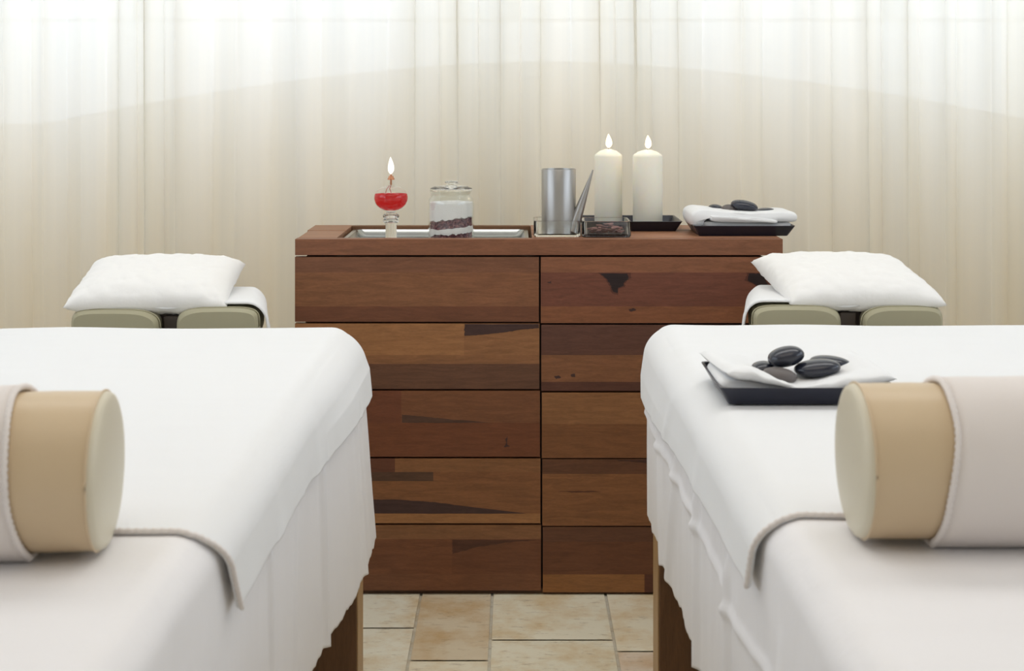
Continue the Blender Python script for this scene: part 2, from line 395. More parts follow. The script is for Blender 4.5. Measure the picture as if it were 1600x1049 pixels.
RIGHT = [
 [(402,426,[(847,1223,130,84,59)]),(426,479,[(847,1223,110,66,50)]),(479,505,[(847,1223,126,79,52)])],
 [(508,555,[(847,1223,92,60,48)]),(555,597,[(847,1223,127,84,56)]),(597,611,[(847,1223,88,55,43)])],
 [(614,663,[(847,1223,137,94,60)]),(663,716,[(847,1223,121,79,49)])],
 [(718,741,[(847,1223,97,63,43)]),(741,822,[(847,1223,127,84,52)])],
 [(824,847,[(847,1223,96,62,43)]),(847,898,[(847,1223,102,63,40)]),(898,926,[(847,1007,136,91,52),(1007,1223,85,50,35)])]]
D = c_(66, 46, 42)
MARKS = {(0,1): [([(726,506.6),(842,506.6),(842,513),(815,515),(785,520),(755,523),(726,525)], D)],
 (0,2): [([(628,648),(660,651),(700,655),(770,660.6),(628,660.6)], c_(82,58,46)), ([(790,686),(793,682),(792,694),(797,698),(787,699),(791,693)], D)],
 (0,3): [([(582,781),(620,781),(680,785),(740,793),(822,802.6),(582,802.6)], D)],
 (0,4): [([(707,844),(842,844),(790,848),(745,855),(707,866)], c_(80,50,36))],
 (1,0): [([(938,427.5),(980,427.5),(982,436),(975,441),(974,447),(966,450),(965,458),(958,456),(954,446),(948,436)], c_(40,28,28)),
         ([(1170,427.5),(1192,427.5),(1197,440),(1203,452),(1192,452),(1180,445),(1168,438)], c_(40,28,28)),
         ([(983,484),(990,482),(993,485),(986,487)], D), ([(856,441),(861,440),(862,443)], D)],
 (1,1): [([(866,588),(874,587),(876,591),(868,592)], D), ([(892,585),(898,584),(899,589),(893,589)], D)],
 (1,3): [([(960,719),(1100,719),(1100,731),(1040,727),(990,722)], c_(66,42,32)), ([(870,768),(925,767),(940,769),(900,770)], c_(84,52,34))]}
for ci, colm in enumerate((LEFT, RIGHT)):
    for ri, rows in enumerate(colm):
        mb = MB()
        y_top = rows[0][0]; y_bot = rows[-1][1]
        for (a, b_, segs) in rows:
            for (x0, x1, r, g, bl) in segs:
                mb.cur = c_(r, g, bl)
                xa = CX0 if x0 == 461 else fx(x0); xb = CX1 if x1 == 1223 else fx(x1)
                if x0 == 847: xa = fx(845+ri*.8)
                if x1 == 843: xb = fx(842+ri*.8)
                mb.box(xa, xb, CY0, CY0+.022, fz(b_), fz(a))
        for k, (poly, c) in enumerate(MARKS.get((ci, ri), [])):
            mb.cur = c
            pts = [(fx(x), CY0-.0003, fz(y)) for x, y in poly]
            # densify and roughen the outline
            out = []
            for i in range(len(pts)):
                p0, p1 = Vector(pts[i]), Vector(pts[(i+1) % len(pts)])
                for q in range(8):
                    w = p0.lerp(p1, q/8)
                    if q: w += Vector((.0026*N((w.x*260, w.z*260, 1)), 0, min(.0022*N((w.x*260, w.z*260, 8)), .0001)))
                    out.append(w)
            mb.add(out, [tuple(range(len(out)))])
            if (ci, ri) == (1, 0):      # brown ring in the grain round each knot
                cc = sum(out, Vector())/len(out); mb.cur = c_(86, 50, 38)
                hl = [cc+(q-cc)*(1.22+.18*N((i*.35, k, 2)))+Vector((.002*N((i*.2, 3, k)), .00015, 0)) for i, q in enumerate(out)]
                for q in hl: q.z = min(q.z, fz(426.5))
                mb.add(hl, [tuple(range(len(hl)))])
        build('door_panel' if ci else 'drawer_front', mb, M_stave, cab, smooth=False)

# ---------------------------------------------------------------- steel tray in the recess
def rrect(x0, x1, y0, y1, r, n=6):
    out = []
    for cx, cy, a0 in ((x1-r, y1-r, 0), (x0+r, y1-r, PI/2), (x0+r, y0+r, PI), (x1-r, y0+r, 3*PI/2)):
        for k in range(n+1):
            a = a0+PI/2*k/n; out.append((cx+r*math.cos(a), cy+r*math.sin(a)))
    return out
def loft(mb, rings, cap0=True, cap1=True):
    n = len(rings[0]); vs = [p for r in rings for p in r]; fs = []
    for i in range(len(rings)-1):
        for k in range(n):
            l = (k+1) % n; fs.append((i*n+k, i*n+l, (i+1)*n+l, (i+1)*n+k))
    if cap0: fs.append(tuple(range(n))[::-1])
    if cap1: fs.append(tuple((len(rings)-1)*n+k for k in range(n)))
    mb.add(vs, fs)
def ring(x0, x1, y0, y1, r, z): return [(x, y, z) for x, y in rrect(x0, x1, y0, y1, r)]
mb = MB(); a, b_, c, d = OX0+.008, OX1-.008, OY0+.006, OY1-.006
loft(mb, [ring(a+.03, b_-.03, c+.03, d-.03, .01, .8285), ring(a+.012, b_-.012, c+.012, d-.012, .02, .832),
          ring(a, b_, c, d, .02, .8605), ring(a, b_, c, d, .02, .862), ring(a+.010, b_-.010, c+.010, d-.010, .015, .862),
          ring(a+.018, b_-.018, c+.018, d-.018, .02, .846), ring(a+.03, b_-.03, c+.03, d-.03, .02, .843)])
tag(build('serving_tray', mb, M_tray, angle=50), 'shallow polished steel tray sunk into the sideboard top at left', 'tray')

# ---------------------------------------------------------------- oil lamp
LX, LY, ZT = X(611, 3.55), 3.55, .8435
def zz(py, Y=3.55): return Z(py, Y)
lamp = thing('oil_lamp', 'glass oil lamp with red oil and a burning flame on a clear stem', 'oil lamp', (LX, LY, ZT))
def bulb_prof(R, zc, h0, h1, n=22, top_r=.0075, bot_r=.010, s=1.0):
    pr = []
    for i in range(n+1):
        t = -PI/2+PI*i/n
        r = R*math.cos(t)**.85 if math.cos(t) > 0 else 0
        z = zc+(h1 if t > 0 else h0)*math.sin(t)
        pr.append((r, z))
    pr = [(r, z) for r, z in pr if not (z < zc and r < bot_r) and not (z > zc and r < top_r)]
    return pr
zc = zz(309); hb = zc-zz(330); ht = zz(290)-zc
pr = bulb_prof(.0435, zc, hb, ht)
outer = pr+[(.0085, zz(288)), (.0075, zz(284)), (.0068, zz(281))]
build('bulb', MB().lathe(outer, LX, LY, cap=False), M_glass, lamp, angle=180)
oil = [(r-.0015, z+.001 if z < zc else z) for r, z in pr if z < zz(303)]
oil = [(0, oil[0][1])]+oil+[(oil[-1][0]+.0004, zz(303.2)), (0, zz(303.2))]
build('red_oil', MB().lathe(oil, LX, LY), M_oil, lamp, angle=60, label='bright red lamp oil')
st = [(0, ZT), (.0140, ZT), (.0150, ZT+.002), (.0138, zz(352)), (.0145, zz(349)), (.0205, zz(346)), (.0205, zz(343.5)), (.0165, zz(341.5)),
      (.0205, zz(339)), (.0200, zz(336)), (.0130, zz(333)), (.0110, zz(330.5)), (.0, zz(330.3))]
build('stem', MB().lathe(st, LX, LY), M_solidglass, lamp, angle=35)
w = build('wick_holder', MB().lathe([(0, zz(289)), (.0028, zz(289)), (.0028, zz(281.2)), (.0088, zz(281)), (.0088, zz(279.4)), (.0065, zz(277)), (.0060, zz(275)), (.0025, zz(274.5)), (.0022, zz(272.5)), (0, zz(272.5))], LX, LY, 24), M_copper, lamp, angle=40)
mb = MB(); mb.tube([(LX, LY, zz(289)), (LX-.003, LY-.004, zz(295)), (LX+.002, LY-.006, zz(303)), (LX+.006, LY, zz(316))], .0012, 6)
mb.tube([(LX-.004, LY-.003, zz(290)), (LX-.011, LY-.006, zz(296)), (LX-.014, LY-.004, zz(303)), (LX-.012, LY, zz(315))], .0010, 6)
build('wick', mb, plain('red_wick', (.45, .10, .08), .8), lamp, label='reddish wick hanging into the oil')
def flame(px, y0, y1, Y, r, parent, matl):
    zb, zt = Z(y0, Y), Z(y1, Y); h = zt-zb; cx = X(px, Y); n = 22; vs = []
    mb = MB()
    def fn(u, v):
        a = 2*PI*u
        rr = r*(math.sin(PI*min(v/.62, 1)*.5)**.8 if v < .31 else (math.sin(PI*.25)**.8 if False else max(0, math.cos(PI/2*(v-.31)/.69))**.9*math.sin(PI*.25)**0.0))
        if v < .31: rr = r*math.sin(PI/2*v/.31)**.7
        return (cx+rr*math.cos(a)+.0008*math.sin(v*4), Y+rr*math.sin(a), zb+h*v)
    mb.grid(fn, 20, n, closeu=True)
    return build('flame', mb, matl, parent, angle=180)
flame(610.5, 272.5, 245, LY, .0078, lamp, M_flame2)

# ---------------------------------------------------------------- glass jar
JX, JY = X(705, 3.56), 3.56
def zj(py): return Z(py, 3.56)
jar = thing('glass_jar', 'lidded glass jar layered with white bath salt and dried berries', 'jar', (JX, JY, ZT))
zt = ZT
prof = [(.052, zt), (.0575, zt+.004), (.0583, zt+.012), (.0583, zj(318)), (.0565, zj(311)), (.0515, zj(307)), (.0505, zj(304)), (.0515, zj(301)), (.0535, zj(299.5)), (.0535, zj(298))]
inner = [(r-.0025, z+(.004 if i < 2 else 0)) for i, (r, z) in enumerate(prof)][::-1]
build('jar_body', MB().lathe(prof+inner, JX, JY, 56), M_glass, jar, angle=60)
lidp = [(0, zj(297.6)), (.0530, zj(297.6)), (.0535, zj(296.5)), (.0525, zj(294)), (.040, zj(291)), (.020, zj(289.5)), (.012, zj(288.8)), (.011, zj(287.5)), (.016, zj(286)), (.0165, zj(284.5)), (.013, zj(283)), (0, zj(282.6))]
build('lid', MB().lathe(lidp, JX, JY, 48), M_solidglass, jar, angle=50)
R = .0548
def layer(name, zlo, zhi, matl, bumpy=0, seed=0, lab=None):
    mb = MB(); n = 72; m_ = 10; rings = []
    for j in range(m_+1):
        t = j/m_; rg = []
        for i in range(n):
            a = 2*PI*i/n; x, y = math.cos(a), math.sin(a)
            z = zlo(x, y)*(1-t)+zhi(x, y)*t
            rr = R*(1-.0*t)+(bumpy*.5*(N((x*9, y*9, z*400+seed))-1) if bumpy else 0)
            if 0 < j < m_ or not bumpy: pass
            rg.append((JX+rr*x, JY+rr*y, z))
        rings.append(rg)
    loft(mb, rings); return build(name, mb, matl, jar, angle=70, label=lab)
f0 = lambda x, y: zt+.006
f1 = lambda x, y: zj(364)+.004*N((x*4, y*4, 1))+.004*x+.006*N((x*16, y*16, 1))
f2 = lambda x, y: zj(355)+.005*x+.003*N((x*3, y*3, 5))+.0035*N((x*17, y*17, 5))
f3 = lambda x, y: zj(341)+.007*x+.004*N((x*4, y*4, 9))+.005*N((x*15, y*15, 9))
f4 = lambda x, y: zj(316)+.002*N((x*2, y*2, 3))
layer('berry_layer', f0, f1, M_berry, .006, 1, 'dark dried berry layer')
layer('salt_layer', f1, f2, M_salt, 0, 0)
layer('berry_layer', f2, f3, M_berry, .006, 2, 'dark dried berry layer')
layer('salt_layer', f3, f4, M_salt, 0, 0)
random.seed(3)
mb = MB()
for i in range(150):
    a = -PI/2+random.uniform(-1.4, 1.4); x, y = math.cos(a), math.sin(a)
    lo, hi = (f0, f1) if random.random() < .35 else (f2, f3)
    z = random.uniform(lo(x, y)-.001, hi(x, y)+.004); r = random.uniform(.0022, .0042)
    cx, cy = JX+(R-r-.0002)*x, JY+(R-r-.0002)*y
    vs = []; pr = []
    mb.grid(lambda u, v: (cx+r*math.sin(PI*v)*math.cos(2*PI*u), cy+r*math.sin(PI*v)*math.sin(2*PI*u), z+r*.9*math.cos(PI*v)), 7, 5, closeu=True)
bo = build('berries', mb, M_berry, jar, angle=180); bo['kind'] = 'stuff'

# ---------------------------------------------------------------- glass dishes
def dish(x0, x1, y0, y1, z0, h, label):
    mb = MB(); t = .006
    loft(mb, [ring(x0+.003, x1-.003, y0+.003, y1-.003, .008, z0), ring(x0, x1, y0, y1, .010, z0+.004), ring(x0, x1, y0, y1, .010, z0+h-.001),
              ring(x0+.001, x1-.001, y0+.001, y1-.001, .009, z0+h), ring(x0+t, x1-t, y0+t, y1-t, .006, z0+h),
              ring(x0+t+.001, x1-t-.001, y0+t+.001, y1-t-.001, .006, z0+.008), ring(x0+t+.006, x1-t-.006, y0+t+.006, y1-t-.006, .004, z0+.006)])
    return tag(build('glass_dish', mb, M_solidglass, angle=40), label, 'dish', 'square glass dishes on the sideboard')
dish(X(834, 3.50), X(907, 3.50), 3.485, 3.605, .8702, .040, 'square clear glass dish under the steel watering can')
d2x0, d2x1 = X(909, 3.50), X(985, 3.50)
dish(d2x0, d2x1, 3.475, 3.595, .8702, .040, 'square clear glass dish holding dark dried petals beside the watering can')
# petals
random.seed(8)
mb = MB()
for i in range(70):
    cx = random.uniform(d2x0+.024, d2x1-.024); cy = random.uniform(3.497, 3.573); cz = .8825+random.random()*.014*(1-abs(cx-(d2x0+d2x1)/2)/.07)
    rx, ry = random.uniform(.006, .013), random.uniform(.004, .008); a = random.uniform(0, PI); tl = random.uniform(-.5, .5)
    def fn(u, v):
        x = (u-.5)*2; y = (v-.5)*2
        if abs(x)+abs(y) > 0:
            k = max(abs(x), abs(y))/math.hypot(x, y); x *= k; y *= k
        X_, Y_ = x*rx, y*ry
        return (cx+X_*math.cos(a)-Y_*math.sin(a), cy+X_*math.sin(a)+Y_*math.cos(a), cz+X_*tl*.5+.003*(x*x+y*y))
    mb.grid(fn, 5, 5)
pe = build('dried_petals', mb, plain('dried_petals', (.21, .10, .09), .8), angle=180, solid=.0012)
tag(pe, 'dark red-brown dried petals heaped in the square glass dish', 'petals', kind='stuff')

# ---------------------------------------------------------------- watering can
KX, KY = X(873, 3.545), 3.545; zb = .8702+.0065
def zk(py): return Z(py, 3.545)
can = thing('watering_can', 'tall cylindrical brushed steel can with a long pointed spout', 'watering can', (KX, KY, zb))
RC = .0432; zt_ = zk(264)
prof = [(0, zb), (RC-.001, zb), (RC, zb+.001), (RC, zt_-.001), (RC-.0005, zt_), (RC-.0015, zt_), (RC-.0018, zt_-.002), (RC-.0018, zb+.003), (0, zb+.003)]
build('can_body', MB().lathe(prof, KX, KY, 64), M_steel, can, angle=40)
p0 = Vector((KX+.034, KY-.016, zk(359))); p1 = Vector((X(926.5, 3.53), 3.53, zk(265)))
mb = MB(); pts = [p0.lerp(p1, i/14) for i in range(15)]
mb.tube(pts, .01, 20, rf=lambda t, th: (.0150*(1-t)+.0017)*(1 if abs(math.cos(th)) > .0 else 1))
build('spout', mb, M_steel, can, angle=60)

# ---------------------------------------------------------------- black trays
def lacquer_tray(x0, x1, y0, y1, z0, label, h=.026, loop=False, grp='small black lacquer trays'):
    f = .016; t = .004
    root = thing('black_tray', label, 'tray', ((x0+x1)/2, (y0+y1)/2, z0), grp)
    mb = MB(); r = .006
    loft(mb, [ring(x0+f, x1-f, y0+f, y1-f, r, z0), ring(x0, x1, y0, y1, r, z0+h), ring(x0+.0005, x1-.0005, y0+.0005, y1-.0005, r, z0+h+.0008),
              ring(x0+t, x1-t, y0+t, y1-t, r, z0+h), ring(x0+f+t, x1-f-t, y0+f+t, y1-f-t, r*.6, z0+.004)])
    build('tray_body', mb, M_black, root, angle=35)
    return root
zs = .8703
lacquer_tray(.172, .434, 3.622, 3.812, zs, 'black lacquer tray under the two pillar candles', grp='small black trays')
lacquer_tray(.447, .700, 3.500, 3.700, zs, 'black lacquer tray holding a towel at the right end of the sideboard', grp='small black trays')

# candles
def candle(px, Y, R, shoulder, apex, label, f0, f1):
    x = X(px, Y); zb = zs+.0046
    root = thing('pillar_candle', label, 'candle', (x, Y, zb), 'pillar candles on the black tray')
    z1, z2 = Z(shoulder, Y), Z(apex, Y)
    prof = [(0, zb), (R-.001, zb), (R, zb+.002), (R, z1-.006), (R-.001, z1-.002), (R-.004, z1+.001), (R*.62, z1+(z2-z1)*.62), (R*.3, z2-.001), (R*.2, z2), (R*.16, z2-.003), (0, z2-.004)]
    build('wax_body', MB().lathe(prof, x, Y, 56), M_wax, root, angle=50)
    build('wick', MB().tube([(x, Y, z2-.005), (x+.0003, Y, z2+.004), (x+.001, Y, z2+.011)], .0009, 8), M_wick, root)
    flame(px+.5, f0, f1, Y, .0085, root, M_flame)
    l = bpy.data.lights.new('candle_light', 'POINT'); l.energy = .07; l.color = (1, .68, .38); l.shadow_soft_size = .008
    o = bpy.data.objects.new('candle_light', l); COL.objects.link(o); o.location = (x, Y-.0, Z(f1, Y)+.006)
candle(950.5, 3.745, .0370, 241, 233, 'lit ivory pillar candle on the left of the black tray, nearer the steel can', 231.5, 209)
candle(1012, 3.700, .0390, 241.5, 234, 'lit ivory pillar candle on the right of the black tray', 232.5, 211)

# ---------------------------------------------------------------- folded towels
def cloth_strip(mb, x0f, x1f, path, y0, y1, th, nx=60, seed=0, amp=.002):
    pass
def puffy(mb, x0, x1, y0, y1, zf_lo, zf_hi, nx=50, ny=26, pw=.25, seed=0, amp=.0015, skew=0):
    """closed soft slab: rounded rim, lower and upper height functions of (u,v)"""
    def fn(u, v):   # v goes round: 0-.5 top from y0 to y1, .5-1 back underneath
        a = 2*PI*v
        w = .5-.5*math.copysign(abs(math.cos(a))**.55, math.cos(a))      # 0..1..0 across y
        s = math.copysign(abs(math.sin(a))**.55, math.sin(a))            # +1 top, -1 bottom
        e = max(0, 1-abs(2*u-1)**16)**.4
        cx = u
        lo, hi = zf_lo(u, w), zf_hi(u, w); mid = (lo+hi)/2; hf = (hi-lo)/2*e
        x = x0+(x1-x0)*u+skew*w; y = y0+(y1-y0)*w
        z = mid+hf*s
        d = amp*N((x*28, y*28, seed+s))
        return (x, y+d, z+d*(1 if s > 0 else .2))
    mb.grid(fn, nx, ny*2, closev=True)
# cabinet towel: rolled left fold plus two flat layers on the right end tray
tx0, tx1 = .452, .708
root = thing('folded_towel', 'white towel folded under stones at the right end of the sideboard', 'towel', ((tx0+tx1)/2, 3.6, zs+.012))
def outline_slab(name, top, bot, y0, y1, parent, matl, ny=12, seed=0, lean=0, amp=.0015, sub=8):
    """soft slab whose front outline (in X,Z) is closed curve top+bot; ends rounded in Y"""
    loop = top+bot[::-1]
    P = [Vector((x, 0, z)) for x, z in loop]; n = len(P); dense = []
    for i in range(n):
        a, b, c, d = P[i-1], P[i], P[(i+1) % n], P[(i+2) % n]
        for q in range(sub):
            t = q/sub
            dense.append(.5*((2*b)+(-a+c)*t+(2*a-5*b+4*c-d)*t*t+(-a+3*b-3*c+d)*t**3))
    cx = sum(p.x for p in dense)/len(dense); cz = sum(p.z for p in dense)/len(dense)
    mb = MB(); rings = []
    for j in range(ny+1):
        t = j/ny; e = 1-abs(2*t-1)**8*.22
        yy = y0+(y1-y0)*t
        rings.append([(cx+(p.x-cx)*(1-(1-e)*.25)+lean*t, yy+amp*N((p.x*40, p.z*40, seed)), cz+(p.z-cz)*e+amp*N((p.x*30, yy*30, seed+3))) for p in dense])
    loft(mb, rings)
    return build(name, mb, matl, parent, angle=180)
def tz(py, Y=3.53): return Z(py, Y)
def txx(px, Y=3.53): return X(px, Y)
# lower layer (front lower fold), middle layer, top layer with the roll on the left
outline_slab('lower_fold', [(txx(1095), tz(349)), (txx(1102), tz(346)), (txx(1160), tz(347)), (txx(1200), tz(348)), (txx(1228), tz(347)), (txx(1236), tz(349))],
             [(txx(1095), tz(355)), (txx(1110), tz(357.5)), (txx(1160), tz(358.5)), (txx(1215), tz(358.5)), (txx(1234), tz(356)), (txx(1237), tz(352))], 3.523, 3.672, root, M_terry, seed=1)
outline_slab('upper_fold', [(txx(1078), tz(343)), (txx(1080), tz(332)), (txx(1092), tz(326)), (txx(1108), tz(327)), (txx(1150), tz(331)), (txx(1190), tz(332)), (txx(1225), tz(330.5)), (txx(1243), tz(333)), (txx(1247), tz(340))],
             [(txx(1082), tz(352)), (txx(1088), tz(355.5)), (txx(1094), tz(352)), (txx(1097), tz(345)), (txx(1110), tz(340)), (txx(1150), tz(344)), (txx(1200), tz(346)), (txx(1225), tz(347)), (txx(1243), tz(346))], 3.515, 3.678, root, M_terry, lean=-.004, seed=2)
outline_slab('upper_fold', [(txx(1108), tz(338.5)), (txx(1112), tz(336)), (txx(1150), tz(338)), (txx(1200), tz(341)), (txx(1213), tz(344))],
             [(txx(1108), tz(343)), (txx(1115), tz(346)), (txx(1150), tz(347)), (txx(1200), tz(348)), (txx(1212), tz(348))], 3.508, 3.60, root, M_terry, seed=5)
# stones
def stone(px, py, Y, wpx, hpx, dep, label, group, matl=None, roll=0, sq=2.3, seed=0, yaw=0):
    sc = F/Y; cx, cz = X(px, Y), Z(py, Y); a, c, b = wpx/sc/2, hpx/sc/2, dep/2
    mb = MB(); cr, sr = math.cos(roll), math.sin(roll); cy_, sy_ = math.cos(yaw), math.sin(yaw)
    def fn(u, v):
        th = 2*PI*u; ph = PI*(v-.5)
        ex = 2/sq
        g = lambda t: math.copysign(abs(t)**ex, t)
        x = a*math.cos(ph)**.9*g(math.cos(th)) if math.cos(ph) > 0 else 0
        y = b*math.cos(ph)**.9*g(math.sin(th)) if math.cos(ph) > 0 else 0
        z = c*math.sin(ph)
        k = 1+.05*N((x*30+seed, y*30, z*30))
        x *= k; y *= k
        x, y = x*cy_-y*sy_, x*sy_+y*cy_
        x, z = x*cr-z*sr, x*sr+z*cr
        return (cx+x, Y+y, cz+z)
    mb.grid(fn, 40, 21, closeu=True)
    o = build('massage_stone', mb, matl or M_stone, angle=180, weld=True)
    return tag(o, label, 'stone', group)
G1 = 'massage stones on the sideboard towel'
stone(1119, 326, 3.63, 24, 13, .045, 'small dark stone leftmost of those on the sideboard towel', G1, seed=1, roll=-.15)
stone(1140, 326.5, 3.60, 26, 14, .045, 'mid grey stone tucked under the top stone on the sideboard towel', G1, M_stone_g, seed=2)
stone(1163, 321.5, 3.585, 42, 17, .055, 'large black oval stone on top of those on the sideboard towel', G1, seed=3, roll=-.17)
stone(1193, 329.5, 3.60, 34, 9, .045, 'flat black stone rightmost on the sideboard towel', G1, seed=4, roll=.08)

# ---------------------------------------------------------------- massage tables
BH = .745; REDGE = .038; NEAR = 1.02
def drape_point(sgn, xe, xo, yf, a, b, off, flare=0, hangmax=.5):
    """a: signed distance across measured from aisle edge (>0 hangs in the aisle), b: >0 hangs at the far end"""
    pass
def bed(sgn, xe, xo, yf, leg_x, labels):
    """sgn: direction of the aisle (+1 for left bed, -1 for right bed); xe aisle edge, xo outer edge, yf far end"""
    xa, xb = min(xe, xo), max(xe, xo); mid = (xa+xb)/2
    root = thing('massage_table', labels['table'], 'massage table', (mid, (NEAR+yf)/2, 0), 'padded massage tables')
    i_ = .006
    mb = MB()
    n = 8; rings = []
    zlo, zhi = .665, BH-.004
    for t in range(n+1):
        a = PI/2*t/n; ins = .034*(1-math.cos(a)); rings.append((ins, zhi-.034+.034*math.sin(a)))
    rs = [ring(xa+i_+.02, xb-i_-.02, NEAR+i_+.02, yf-i_-.02, .03, zlo)]
    rs += [ring(xa+i_+k, xb-i_-k, NEAR+i_+k, yf-i_-k, .03, z) for k, z in [(0, zlo+.015)]+rings]
    loft(mb, rs); build('cushion', mb, M_pad, root, angle=60)
    mb = MB(); mb.box(xa+.02, xb-.02, NEAR+.03, NEAR+.06, .55, .664); mb.box(xa+.02, xb-.02, yf-.06, yf-.03, .53, .664)
    mb.box(xa+.02, xa+.045, NEAR+.06, yf-.06, .53, .664); mb.box(xb-.045, xb-.02, NEAR+.06, yf-.06, .53, .664); mb.box(xa+.02, xb-.02, NEAR+.03, yf-.03, .655, .664)
    build('frame', mb, M_legwood, root, smooth=False)
    oo = xo+sgn*(.03)
    for (lx, s_, y0, y1) in ((leg_x, sgn, 2.705, 2.805), (oo, -sgn, 2.705, 2.805), (leg_x-sgn*.02, sgn, 1.15, 1.25), (oo, -sgn, 1.15, 1.25)):
        x0, x1 = sorted((lx, lx-s_*.115))
        mb = MB(); mb.box(x0, x1, y0, y1, 0, .56)
        lg = build('leg', mb, M_legwood, root, smooth=False, bevel=.003)
        if s_ == sgn and y0 > 2:
            x0, x1 = sorted((lx, lx+s_*.002))
            build('lit_side_strip', MB().box(x0, x1, y0+.004, y1-.004, .001, .558), M_legside, lg, smooth=False, label='strip of paler wood for the lit aisle side of the leg')  # thin skin that paints the aisle side of the leg as lit
    mb = MB(); mb.box(xa+.05, xb-.05, 2.73, 2.78, .18, .25)
    build('crossbar', mb, M_legwood, root, smooth=False)
    return root, xa, xb

def cloth(name, sgn, xe, xo, yf, y_near, hang_a, hang_b, off, matl, seed, wr, parent=None, near_slant=0, thick=.0015, wrfn=None, creases=(), hemn=0.0, group=None, cat='sheet', nA=150, nB=200):
    """cloth laid over the rounded bed; returns object and function for its near hem"""
    Lx = abs(xe-xo); R = REDGE+off
    ZT_ = BH+off
    a_min = -(Lx-2*REDGE)-R*PI/2-.12; a_max = R*PI/2-R
    # a coordinate: 0 at start of the aisle roll
    def over(d, H=None):
        """d distance past the roll start -> (outward, down)"""
        if d <= 0: return 0, 0
        if d < R*PI/2: return R*math.sin(d/R), R*(1-math.cos(d/R))
        return R, R+(d-R*PI/2)
    bmax = R*PI/2+hang_b-R
    xs = xe-sgn*REDGE; xf = xo+sgn*REDGE; ys = yf-REDGE
    Lflat = abs(xs-xf)
    def pos(a, y):
        # a from aisle roll start: >0 aisle side ; a<-Lflat : outer side
        da = a if a > 0 else 0; do = -Lflat-a if a < -Lflat else 0; db = y-ys if y > ys else 0
        x = xs+sgn*max(min(a, 0), -Lflat); yy = min(y, ys)
        if da > 0 and db > 0:
            d = (da**5+db**5)**.2; th = math.atan2(db, da); o_, dn = over(d)
            x += sgn*o_*math.cos(th); yy += o_*math.sin(th)
        elif do > 0:
            o_, dn = over(do); x -= sgn*o_
        elif da > 0:
            o_, dn = over(da); x += sgn*o_; th = 0
        elif db > 0:
            o_, dn = over(db); yy += o_; th = PI/2
        else: dn = 0
        z = ZT_-dn
        # wrinkles
        if dn > .01 and do == 0:
            k = min(1, (dn-.01)/.12)
            out = wrfn(y, z-off, dn, k)+(off*.9*min(1, dn/.05) if off > .004 else 0)
            for (yc, wd, am, sl) in creases:
                q = (y-yc-sl*(dn-.2))/wd
                out += am*k*math.exp(-q*q)
            if db > 0 and da > 0: x += sgn*out*math.cos(th); yy += out*math.sin(th)
            elif db > 0: yy += out
            else: x += sgn*out
        elif dn <= .01:
            z += .004*N((x*4, yy*5, 77))*min(1, max(0, (yy-2.2)/.4))+wr*.10*(N((x*6, yy*6, seed))+1)*.5+.0012*(1+N((x*2, yy*24, seed+2)))
        return (x, yy, z)
    Amin = -Lflat-.30; 
    def hem_a(y):
        h = hang_a[0]+(hang_a[1]-hang_a[0])*max(0, min(1, (y-1.6)/1.2))
        return a_max+h*(1+hemn*(N((y*16, 1, seed))+.6*N((y*45, 2, seed))))
    def fn(u, v):
        # denser samples near the aisle edge
        if u < .35: a = Amin+(u/.35)*(-.06-Amin)
        else: a = -.06+((u-.35)/.65)
        return None
    vs = []; fs = []
    for i in range(nA):
        u = i/(nA-1)
        for j in range(nB):
            v = j/(nB-1)
            y0 = y_near
            yb = y0+(ys+bmax-y0)*v
            am_ = hem_a(yb)
            a = Amin+(u/.3)*(-.06-Amin) if u < .3 else -.06+(u-.3)/.7*(am_+.06)
            if near_slant and a > 0:
                y0n = y_near+near_slant*max(0, (a-.02))
                yb = y0n+(ys+bmax-y0n)*v
            if near_slant: yb += .006*N((a*9, 3, seed))*(1-v)
            vs.append(pos(a, yb))
    for i in range(nA-1):
        for j in range(nB-1):
            q = (i*nB+j, (i+1)*nB+j, (i+1)*nB+j+1, i*nB+j+1)
            fs.append(q if sgn > 0 else q[::-1])
    mb = MB(); mb.add(vs, fs)
    near = [vs[i*nB] for i in range(nA)]
    side = [vs[(nA-1)*nB+j] for j in range(nB)]
    return mb, near, side

